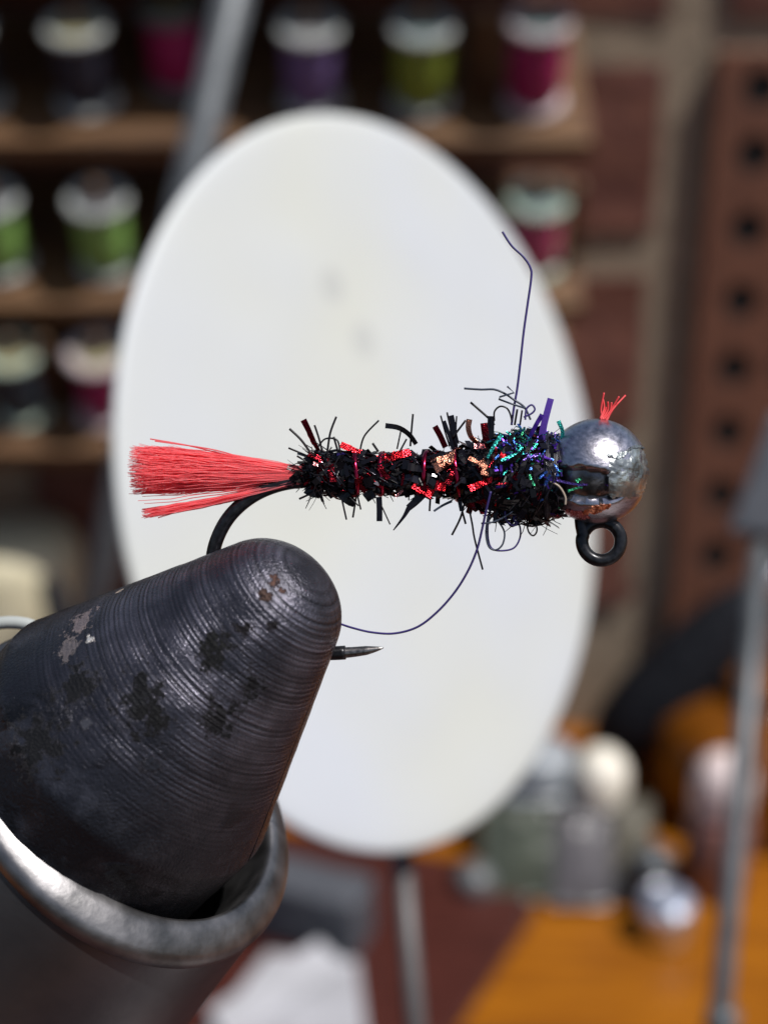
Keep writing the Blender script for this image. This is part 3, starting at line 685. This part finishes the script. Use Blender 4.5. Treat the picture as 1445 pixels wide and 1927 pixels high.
# tail of crinkled fibres
vs, fs = [], []
def tail_fibre(o, e, r, wig, ph, n=11, sag=0):
    pts = []
    for i in range(n):
        u = i / (n - 1)
        x = o[0] + (e[0] - o[0]) * u; y = o[1] + (e[1] - o[1]) * u + sag * math.sin(math.pi * u); q = o[2] + (e[2] - o[2]) * u
        y += wig * math.sin(ph + u * 17) * u * .8 + wig * .6 * noise.noise(Vector((ph, u * 7, 0)))
        q += wig * math.cos(ph * 1.7 + u * 14) * u
        pts.append(Q(x, y, q))
    tube(pts, [r * PX * (1 - .55 * (i / (n - 1)) ** 2) for i in range(n)], 3, vs, fs)
for k in range(800):
    u = random.betavariate(1.15, 1.05); q = random.uniform(-1, 1)
    ey = 838 + 92 * u; ex = 238 + abs(random.gauss(0, 15)) + 22 * abs(u - .45) ** 1.5 + (random.random() ** 3) * 75
    tail_fibre((580 + random.uniform(-5, 8), 884 + 14 * u + random.uniform(-3, 3), 10 * q), (ex, ey + random.uniform(-3, 3), 34 * q * math.sqrt(max(.05, 1 - (2 * u - 1) ** 2))), random.uniform(.8, 1.3), random.uniform(1.6, 4.4), random.uniform(0, 50), sag=random.uniform(-4, 4) + (u - .5) * 8)
for k in range(80):
    u = random.random()
    tail_fibre((572 + random.uniform(-4, 4), 905 + random.uniform(-4, 4), random.uniform(-14, 14)), (266 + abs(random.gauss(0, 14)), 958 + 16 * u, random.uniform(-18, 18)), 1.5, random.uniform(1.2, 2.4), random.uniform(0, 50), sag=random.uniform(0, 6))
for e in ((260, 944), (268, 936), (243, 930), (252, 926), (272, 950)):
    tail_fibre((570, 903, 5), (e[0], e[1], random.uniform(-20, 20)), 1.6, 2, random.uniform(0, 50), sag=3)
tail = mk('tail', vs, fs, M_TAIL, fly); tag(tail, kind='stuff', label='fluorescent red crinkled fibre tail')
for e, o in (((283, 826), (430, 858)), ((292, 830), (470, 866))):
    v, f = tube(smooth_path([Q(*o, 8), Q(o[0] - 70, (o[1] * .55 + e[1] * .45) - 4, 14), Q(*e, 20)], 12), 1.3 * PX, 4); mk('stray_tail_fibre', v, f, M_TAIL, fly)

# body
def body_r(x):
    pts = [(552, 8), (566, 20), (585, 29), (610, 35), (660, 33), (720, 31), (780, 33), (840, 38), (890, 48), (930, 70), (965, 86), (1000, 88), (1030, 80), (1050, 68), (1062, 40)]
    for (a, ra), (b, rb) in zip(pts, pts[1:]):
        if a <= x <= b: return (ra + (rb - ra) * (x - a) / (b - a)) * (1 + .2 * noise.noise(Vector((x * .024, 7.7, 0))))
    return 8
def body_c(x): 
    t = max(0, min(1, (x - 880) / 100)); return 896 - 4 * (1 - t) + 4 * t
def body_pt(x, a, dr=0.0):      # a: 0 = up, 90 deg = towards the camera
    r = body_r(x) + dr; return Q(x, body_c(x) - r * math.cos(a), r * math.sin(a))
n = 48; xsb = [552 + (1062 - 552) * i / 110 for i in range(111)]
vs, fs = [], []
for x in xsb:
    for k in range(n):
        a = 2 * math.pi * k / n
        d = -7 + 9 * noise.noise(Vector((x * .05, math.cos(a) * 2, math.sin(a) * 2))) + 4 * noise.noise(Vector((x * .15, math.cos(a) * 6, math.sin(a) * 6)))
        vs.append(body_pt(x, a, d))
for i in range(len(xsb) - 1):
    for k in range(n): fs.append((i * n + k, i * n + (k + 1) % n, (i + 1) * n + (k + 1) % n, (i + 1) * n + k))
mk('body_core', vs, fs, M_CORE, fly, smooth=False)
# tinsel chips over the body, too small to pick apart
def chip(vs, fs, p, t, nrm, ln, wd_, bend=0.0, skew=0.0):
    """thin folded chip: p start, t along, nrm normal"""
    s = t.cross(nrm).normalized() * (wd_ * .5 * PX); th = nrm * (.5 * PX); b = len(vs)
    m_ = p + t * (ln * .5 * PX) + nrm * (bend * PX); e_ = p + t * (ln * PX)
    for c, k_ in ((p, -skew), (m_, 0.0), (e_, skew)):
        j = t * (k_ * PX); vs.extend([c - s - j + th, c + s + j + th, c + s + j - th, c - s - j - th])
    for i in range(2):
        for k in range(4): fs.append((b + i * 4 + k, b + i * 4 + (k + 1) % 4, b + (i + 1) * 4 + (k + 1) % 4, b + (i + 1) * 4 + k))
    fs.append((b + 3, b + 2, b + 1, b)); fs.append((b + 8, b + 9, b + 10, b + 11)); return 10
vs, fs, fmi = [], [], []
CH = [M_BLACK, M_BLACKM, M_DRED, M_RED, M_BRONZE, M_PURP, M_HAIR]
for k in range(1500):
    x = random.uniform(560, 1050); a = random.uniform(0, 2 * math.pi)
    p = body_pt(x, a, random.uniform(-9, 3)); nrm = (p - body_pt(x, a, -20)).normalized()
    tx = CAM_R * random.choice((-1, 1)); ty = nrm.cross(tx).normalized(); th = random.uniform(0, 2 * math.pi)
    t = (tx * math.cos(th) + ty * math.sin(th)); lift = abs(random.gauss(0, .2)); t = (t + nrm * lift).normalized(); nn = (nrm - t * nrm.dot(t)).normalized()
    nn = (nn + t.cross(nn) * random.gauss(0, .38)).normalized()
    big = random.random() < .42
    m_ = random.choices(range(7), (60, 6, 18 if x < 950 else 5, 1.2 if x < 940 else .2, 1.5 if 800 < x < 930 else .3, .6 if x < 940 else 5, 20))[0]
    ln = random.uniform(10, 26) if not big else random.uniform(18, 34); wd_ = random.uniform(2, 5) if not big else random.uniform(8, 14)
    if m_ in (3, 4): ln *= .6
    if m_ == 6: wd_ = 2.2; ln *= 1.2
    c = chip(vs, fs, p, t, nn, ln, wd_, random.uniform(-2, 4)); fmi += [m_] * c
tw = mk('tinsel_dubbing', vs, fs, CH, fly, fmat=fmi); tag(tw, kind='stuff', label='black and dark red tinsel dubbing wound along the hook shank')
# fine hairs standing off the body
vs, fs = [], []
for k in range(300):
    x = random.choice((random.uniform(565, 1045), random.gauss(600, 20), random.uniform(830, 1030))); x = max(560, min(1048, x))
    a = random.uniform(0, 2 * math.pi)
    p = body_pt(x, a, -8); nrm = (p - body_pt(x, a, -26)).normalized()
    t = (nrm + CAM_R * random.gauss(0, .7) + nrm.cross(CAM_R) * random.gauss(0, .5)).normalized()
    ln = (16 + 26 * random.random() ** 1.8) * (1.1 if x < 640 or x > 880 else .85)
    bd = CAM_R * random.gauss(0, .25) + nrm.cross(CAM_R) * random.gauss(0, .2)
    pts = [p + (t * (ln * u) + bd * (ln * u * u)) * PX for u in (0, .35, .7, 1)]
    w0 = random.uniform(.7, 1.5) * PX; tube(pts, [w0, w0 * .95, w0 * .85, w0 * .6], 3, vs, fs)
hh_ = mk('dubbing_hairs', vs, fs, M_HAIR, fly); tag(hh_, kind='stuff')

# single strands and strips that can be picked out (photo pixel paths)
def strip_(name, pts, wdt, mt, q=30, tw=0.0, taper=None, parent=fly, n=None, qs=None):
    n = n or max(4, 3 * len(pts)); k = len(pts)
    P3 = [Q(x, y, (qs[i] if qs else q * (i / max(1, k - 1)) * 0 + q)) for i, (x, y) in enumerate(pts)]
    path = smooth_path(P3, n)
    rr = [1.0] * n if taper is None else [1 + (taper - 1) * i / (n - 1) for i in range(n)]
    v, f = tube(path, rr, 4, flat=(wdt * .5 * PX, .55 * PX), twist=tw); return mk(name, v, f, mt, parent)
def hair_(name, pts, wdt, mt, q=10, parent=fly, n=None, qs=None, straight=False):
    n = n or max(5, 5 * len(pts)); k = len(pts)
    P3 = [Q(x, y, qs[i] if qs else q) for i, (x, y) in enumerate(pts)]
    v, f = tube(P3 if straight else smooth_path(P3, n), wdt * .5 * PX, 6); return mk(name, v, f, mt, parent, smooth=True)
for pts, wd_, q in [
    ([(545, 807), (566, 827), (584, 852), (594, 872)], 4.6, 20), ([(592, 800), (602, 831), (608, 860)], 3.8, 12), ([(633, 784), (621, 817), (615, 862)], 4, 22),
    ([(543, 843), (587, 862), (600, 872)], 3.6, 10), ([(559, 858), (582, 872), (596, 880)], 3.6, 24), ([(713, 791), (686, 820), (677, 850)], 3.4, 18),
    ([(643, 938), (652, 978)], 3.4, 10), ([(671, 930), (664, 974)], 3.6, 0), ([(672, 930), (679, 959)], 3.2, 16), ([(656, 934), (675, 952)], 3, 20), ([(563, 939), (600, 922)], 4, 24),
    ([(701, 834), (712, 850)], 4.5, 20), ([(777, 779), (774, 812), (772, 840)], 3.8, 12), ([(876, 791), (851, 824)], 4, 26), ([(885, 757), (918, 786), (930, 800)], 4.4, 10),
    ([(870, 964), (876, 986)], 4, 10), ([(874, 945), (866, 975), (850, 1007)], 4, 20), ([(878, 935), (888, 985), (893, 1015), (908, 1072)], 3.6, 14), ([(717, 950), (734, 987)], 2.6, 30),
    ([(829, 782), (838, 815), (846, 840)], 3.2, 24), ([(859, 783), (858, 812), (863, 835)], 3, 8), ([(841, 776), (846, 800)], 3.4, 30), ([(598, 842), (612, 826), (634, 828), (640, 850)], 3.4, 34),
    ([(628, 822), (636, 850)], 4, 20), ([(754, 812), (747, 845)], 3, 26), ([(765, 826), (752, 850)], 3.4, 20), ([(810, 930), (808, 962)], 3.8, 22), ([(973, 770), (968, 800)], 4, 16), ([(982, 772), (978, 800)], 3.6, 26)]:
    hair_('dubbing_fibre', pts, wd_, M_HAIR, q)
for pts, wd_, mt, q, tw_, tp in [
    ([(571, 790), (580, 808), (592, 834), (600, 848)], 12, M_DRED, 18, (0, .8), .7), ([(725, 801), (750, 805), (770, 818), (783, 836)], 10, M_BLACK, 16, (.1, .5), .9),
    ([(818, 802), (828, 820), (838, 842)], 11, M_DRED, 20, (.1, .4), 1.0), ([(847, 782), (852, 806), (855, 842)], 13, M_BLACK, 14, .2, 1.0), ([(835, 792), (846, 822), (852, 845)], 7, M_BLACK, 30, .3, 1.0),
    ([(883, 789), (881, 805), (886, 822), (898, 834)], 11, M_BRONZE, 34, (.2, .9), .9), ([(910, 796), (912, 812), (916, 836)], 13, M_DRED, 24, .3, 1.0), ([(924, 783), (923, 806), (922, 838)], 13, M_BLACK, 20, .1, 1.0),
    ([(713, 935), (714, 956), (714, 981)], 11, M_BLACK, 16, .1, 1.0), ([(790, 935), (772, 952), (760, 972), (740, 998)], 15, M_BLACK, 24, .15, .12), ([(800, 925), (784, 942), (768, 956)], 16, M_BLACK, 18, .4, .8), ([(640, 925), (655, 940), (668, 948)], 22, M_BLACK, 14, .4, .7), ([(690, 925), (700, 940)], 20, M_BLACK, 18, .3, .9),
    ([(576, 920), (590, 928), (606, 930)], 18, M_BLACK, 16, .3, .8), ([(884, 925), (888, 945), (893, 957)], 9, M_DRED, 30, .2, .5), ([(862, 925), (866, 950), (868, 962)], 9, M_BLACK, 24, .1, .7),
    ([(905, 925), (914, 945), (917, 958)], 8, M_BLACK, 26, .3, .8), ([(952, 940), (948, 968), (944, 988)], 12, M_BLACK, 26, .2, .7), ([(968, 950), (966, 972), (962, 986)], 12, M_BLACK, 14, .3, .5), ([(985, 950), (984, 978)], 12, M_BLACK, 22, .3, .5), ([(935, 930), (932, 965), (930, 985)], 9, M_BLACK, 30, .2, .7)]:
    strip_('tinsel_strip', pts, wd_, mt, q, tw_, tp)
# bright flecks lying on the body, facing the camera side
for (x, y, ln, wd_, ang, mt) in [(742, 858, 52, 15, -14, M_RED), (660, 844, 34, 12, 22, M_RED), (797, 919, 34, 19, 32, M_RED), (829, 915, 16, 15, 10, M_RED), (835, 869, 36, 22, -28, M_BRONZE), (909, 875, 16, 12, 60, M_BRONZE), (902, 839, 17, 10, 0, M_PINK),
                                 (904, 911, 38, 10, -22, M_RED), (586, 824, 20, 7, 66, M_RED), (641, 855, 12, 8, -10, M_PURP), (674, 905, 11, 8, 0, M_DRED), (912, 890, 12, 7, 15, M_BRONZE), (594, 874, 9, 7, 20, M_PINK), (947, 857, 10, 8, 0, M_RED),
                                 (893, 867, 20, 7, 30, M_BRONZE), (640, 905, 14, 10, -30, M_BLACKM), (760, 915, 30, 4, -32, M_BLACKM), (756, 925, 26, 4, -40, M_PINK), (868, 905, 28, 3, -40, M_BLACKM), (722, 890, 24, 8, 50, M_DRED), (850, 895, 30, 9, -60, M_DRED), (780, 880, 22, 12, 10, M_BLACK), (700, 905, 26, 14, -20, M_BLACK)]:
    ln *= 1.2; wd_ *= 1.25
    dy = (y - body_c(x)) / (body_r(x) + 6); dy = max(-.97, min(.97, dy)); q0 = (body_r(x) + 7) * math.sqrt(1 - dy * dy) + 3
    an = math.radians(ang); hx, hy = math.cos(an) * ln / 2, math.sin(an) * ln / 2
    nrm = ((CAM_U * -dy) - CAM_F * math.sqrt(1 - dy * dy)).normalized()
    # half way between the surface normal and the sun so that the foil catches light
    t = (CAM_R * math.cos(an) - CAM_U * math.sin(an)).normalized()
    want = (SUN_DIR - CAM_F * 1.0).normalized() if mt in (M_RED, M_PINK, M_BRONZE) else nrm
    nn = nrm.lerp(want, .75); nn = (nn - t * nn.dot(t)).normalized()
    vs, fs = [], []; c = Q(x, y, q0)
    for seg in range(2):
        chip(vs, fs, c - t * (ln * (.5 - .5 * seg) * PX), t, nn, ln * .5, wd_ * (1 - .25 * seg * random.random()), random.uniform(-2.5, 2.5), random.uniform(-.3, .3) * wd_ if seg else 0.0)
    mk('foil_fleck', vs, fs, mt, fly)
# long glossy strands wound loosely with the dubbing
for k in range(64):
    x0 = random.uniform(575, 1000); ln = random.uniform(22, 70); a0 = random.uniform(-.6, math.pi + .6); da = random.uniform(-1.5, 1.5)
    pts = [body_pt(min(1045, x0 + ln * u), a0 + da * u, 2 + 7 * math.sin(math.pi * u) * random.uniform(.2, 1) + (8 * u * u if k % 3 == 0 else 0)) for u in (0, .2, .4, .6, .8, 1)]
    if k % 2: v, f = tube(smooth_path(pts, 10), 1.0, 4, flat=(random.uniform(2.2, 4.5) * PX, .5 * PX), twist=random.uniform(-.8, .8))
    else: v, f = tube(smooth_path(pts, 10), random.uniform(1.3, 1.9) * PX, 5)
    mk('glossy_strand', v, f, M_BLACK if k % 4 else M_BLACKM, fly, smooth=not k % 2)
# red wire rib
pts = []
for i in range(170):
    u = i / 169; x = 605 + 300 * (u + .035 * math.sin(u * 11)); a = math.radians(-40) + u * 2 * math.pi * 4.6
    pts.append(body_pt(x - 13 * math.cos(a), -a, 5.5 + 5 * noise.noise(Vector((u * 14, 2.2, 0)))))
v, f = tube(pts, 4.9 * PX, 8); mk('wire_rib', v, f, M_WIRE, fly, smooth=True)
# peacock-like flash over the collar
vs, fs, fmi = [], [], []
FL = [M_TEAL, M_GREEN, M_BLUE, M_PURP, M_VIOLET]
for k in range(300):
    x = random.choice((random.uniform(940, 1064), random.gauss(996, 30))); x = max(930, min(1064, x)); a = random.gauss(.5, .6)
    p = body_pt(min(x, 1050), a, random.uniform(-8, 5)); p += CAM_R * ((x - min(x, 1050)) * PX)
    nrm = (p - Q(x, body_c(x), 0)).normalized()
    t = (CAM_R * random.gauss(0, 1) + nrm.cross(CAM_R) * random.gauss(0, 1) + nrm * abs(random.gauss(0, .35))).normalized(); nn = (nrm - t * nrm.dot(t)).normalized()
    wgt = (34, 20, 16, 20, 10) if 965 < x < 1010 else ((16, 8, 24, 40, 12) if x < 965 else (14, 3, 34, 34, 22))
    m_ = random.choices(range(5), wgt)[0]
    c = chip(vs, fs, p, t, nn, random.uniform(9, 24), random.uniform(2, 5), random.uniform(-1, 3)); fmi += [m_] * c
fl = mk('iridescent_flash', vs, fs, FL, fly, fmat=fmi); tag(fl, kind='stuff', label='teal, green and purple iridescent flash behind the bead')
strip_('purple_strip', [(1036, 750), (1030, 772), (1023, 800), (1018, 830)], 12, M_PURPLE_T, 40, (0, .5), 1.1)
strip_('flash_strip', [(1020, 780), (1008, 800), (997, 822)], 9, M_PURP, 52, .4, .8)
strip_('flash_strip', [(944, 818), (930, 838), (917, 862)], 7, M_TEAL, 78, .3, .7)
strip_('flash_strip', [(985, 852), (962, 858), (942, 866)], 6, M_TEAL, 84, .2, .7)
strip_('flash_strip', [(1050, 792), (1058, 812), (1056, 832)], 8, M_TEAL, 40, .6, .8)
# dark thread wraps against the bead
pts = []
for i in range(260):
    u = i / 259; a = u * 2 * math.pi * 9; x = 1024 + 26 * u; r = body_r(x) - 2 + 3 * math.sin(u * 9)
    pts.append(Q(x, 897 - r * math.cos(a), r * math.sin(a)))
v, f = tube(pts, 2.6 * PX, 5); mk('thread_wraps', v, f, M_THREAD_D, fly, smooth=True)
# long loose threads
hair_('loose_thread', [(945, 436), (962, 462), (985, 484), (998, 505), (999, 525), (992, 575), (985, 625), (979, 680), (973, 730), (967, 765), (962, 800)], 4.4, M_THREAD, 24, n=60)
hair_('loose_thread', [(923, 925), (915, 958), (907, 995), (897, 1035), (880, 1075), (855, 1115), (822, 1152), (785, 1180), (742, 1192), (700, 1190), (665, 1182), (640, 1174)], 4.4, M_THREAD, 40, n=70, qs=[78, 70, 60, 50, 40, 30, 22, 14, 6, -2, -10, -20])
hair_('loose_thread', [(873, 731), (905, 733), (930, 733), (950, 741), (966, 752), (986, 766), (998, 790)], 4.0, M_THREAD_G, 30, n=36)
hair_('loose_thread', [(954, 727), (967, 739), (940, 747), (938, 751), (962, 760), (990, 769)], 3.6, M_THREAD_G, 40, straight=True)
hair_('thread_loop', [(930, 792), (930, 775), (940, 765), (953, 768), (960, 780), (963, 795)], 3.4, M_HAIR, 30, n=30)
hair_('thread_loop', [(988, 790), (990, 770), (1000, 762), (1006, 770), (1000, 778), (985, 785)], 3.6, M_THREAD, 50, n=30)
hair_('thread_loop', [(918, 970), (914, 1002), (919, 1028), (932, 1035), (945, 1025), (949, 1003), (940, 985), (928, 975)], 3.4, M_THREAD_G, 40, n=40)
hair_('thread_loop', [(925, 950), (918, 985), (919, 1018), (928, 1034), (950, 1036), (968, 1030), (978, 1012), (978, 992), (970, 975)], 3.4, M_THREAD, 20, n=44)
hair_('thread_loop', [(996, 960), (991, 980), (994, 1000), (1003, 1008), (1010, 998), (1006, 978), (999, 955)], 3.2, M_HAIR, 30, n=36)
hair_('thread_loop', [(950, 962), (952, 978), (962, 988), (972, 986), (966, 976), (975, 968)], 4.0, M_THREAD, 50, n=30)
hair_('loose_thread', [(905, 985), (925, 983), (945, 975), (965, 962)], 3.4, M_THREAD_G, 56, n=20)
strip_('pale_blue_strip', [(850, 943), (833, 951), (816, 962)], 5, M_THREAD_G, 14, .2, .8)
# bead
bead_c = (1122, 887); BR = 99.0
def bead_dir(X, Y): # photo offset to direction on the front
    r2 = min(.999, (X * X + Y * Y)); return X, Y, math.sqrt(1 - r2)
nu, nv = 128, 72; vs, fs, fmi = [], [], []
msk = []
for i in range(nv + 1):
    th = math.pi * i / nv
    for k in range(nu):
        ph = 2 * math.pi * k / nu
        X = -math.cos(th); Y = math.sin(th) * math.cos(ph); Zq = math.sin(th) * math.sin(ph)   # axis along the shank
        r = BR * (1 + .004 * noise.noise(Vector((X, Y, Zq)) * 3) + .002 * noise.noise(Vector((X, Y, Zq)) * 9))
        px_, py_ = X * BR, Y * BR
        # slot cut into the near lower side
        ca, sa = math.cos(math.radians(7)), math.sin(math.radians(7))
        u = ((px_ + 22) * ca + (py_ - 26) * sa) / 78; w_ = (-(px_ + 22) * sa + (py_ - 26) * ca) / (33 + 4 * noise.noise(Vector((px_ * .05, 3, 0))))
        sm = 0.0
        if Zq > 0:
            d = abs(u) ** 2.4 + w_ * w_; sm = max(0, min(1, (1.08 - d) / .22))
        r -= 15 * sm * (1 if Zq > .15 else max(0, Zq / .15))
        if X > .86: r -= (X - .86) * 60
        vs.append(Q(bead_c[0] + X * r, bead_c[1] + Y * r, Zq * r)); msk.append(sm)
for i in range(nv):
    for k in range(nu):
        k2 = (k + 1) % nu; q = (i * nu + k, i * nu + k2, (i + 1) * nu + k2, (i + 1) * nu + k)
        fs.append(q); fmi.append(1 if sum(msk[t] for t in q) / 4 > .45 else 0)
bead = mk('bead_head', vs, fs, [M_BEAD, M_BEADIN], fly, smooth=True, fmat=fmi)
# chipped pale enamel at the front rim, a raised patch
def patch(name, inside, lift, amp, fq, mt, parent, x0, x1, y0, y1, step=3.0):
    nx, ny = int((x1 - x0) / step), int((y1 - y0) / step); idx = {}; vs, fs = [], []
    for i in range(nx + 1):
        for j in range(ny + 1):
            x, y = x0 + i * step, y0 + j * step; X, Y = (x - bead_c[0]) / BR, (y - bead_c[1]) / BR
            if X * X + Y * Y > .985 or not inside(x, y): continue
            d = Vector((X, Y, math.sqrt(1 - X * X - Y * Y))); r = BR + lift + amp * noise.noise(Vector((x, y, 0)) * fq) + amp * .6 * noise.noise(Vector((x, y, 5)) * fq * 2.7)
            idx[i, j] = len(vs); vs.append(Q(bead_c[0] + d.x * r, bead_c[1] + d.y * r, d.z * r))
    for (i, j) in list(idx):
        if all(t in idx for t in ((i + 1, j), (i, j + 1), (i + 1, j + 1))): fs.append((idx[i, j], idx[i, j + 1], idx[i + 1, j + 1], idx[i + 1, j]))
    o = mk(name, vs, fs, mt, parent); so = o.modifiers.new('thick', 'SOLIDIFY'); so.thickness = 3 * PX; so.offset = -1; return o
patch('chipped_enamel', lambda x, y: x > 1144 + 5 * noise.noise(Vector((y * .1, 0, 0))) and 853 - (x - 1144) * .22 + 6 * noise.noise(Vector((x * .09, 1, 0))) < y < 938 + 5 * noise.noise(Vector((x * .1, 4, 0))), 0.6, 1.8, .06, M_CRUST, bead, 1136, 1222, 830, 950)
patch('enamel_ridge', lambda x, y: abs(y - (861 - (x - 1144) * .3 + 5 * math.sin(x * .12))) < 4.5 - abs(x - 1172) * .05, 3.5, 1.5, .2, M_CRUST, bead, 1142, 1210, 830, 875, 2)
patch('copper_flake', lambda x, y: ((x - 1122) / 28) ** 2 + ((y - 957 + (x - 1122) * .25) / (8 + 5 * noise.noise(Vector((x * .07, 9, 0))))) ** 2 < 1, 3, 2.5, .1, M_COPPER, bead, 1080, 1170, 930, 985, 2)
patch('pale_lower_flake', lambda x, y: ((x - 1085) / 26) ** 2 + ((y - 967 - (x - 1085) * .25) / (8 + 4 * noise.noise(Vector((x * .08, 2, 0))))) ** 2 < 1, 1.5, 2, .12, M_PINK, bead, 1050, 1120, 945, 990, 2)
# strands lying in the slot
strip_('flash_strip', [(1030, 898), (1058, 906), (1090, 912), (1120, 910), (1150, 914)], 5, M_VIOLET, 78, .5, .6)
strip_('flash_strip', [(1068, 924), (1082, 919), (1096, 917)], 5, M_GREEN, 82, .3, .5)
strip_('flash_strip', [(1084, 906), (1092, 900)], 7, M_GREEN, 80, .2, .8)
hair_('slot_fibre', [(1035, 906), (1052, 916), (1063, 935), (1063, 950)], 4, mat('tan_fibre', (.35, .28, .22), .4), 84)
# red tuft above the bead
for pts in [[(1134, 790), (1131, 772), (1136, 739)], [(1128, 788), (1136, 768), (1134, 752)], [(1136, 790), (1150, 770), (1164, 746)], [(1138, 792), (1154, 768), (1176, 744)], [(1132, 790), (1142, 772), (1143, 756)], [(1135, 790), (1147, 774), (1151, 757)], [(1140, 792), (1150, 776), (1163, 758)], [(1130, 790), (1137, 775), (1140, 766)]]:
    hair_('red_tuft_fibre', [(x + random.uniform(-1, 1), y) for x, y in pts], 3.4, M_TUFT, 0, qs=[12, 6, random.uniform(-8, 12)])
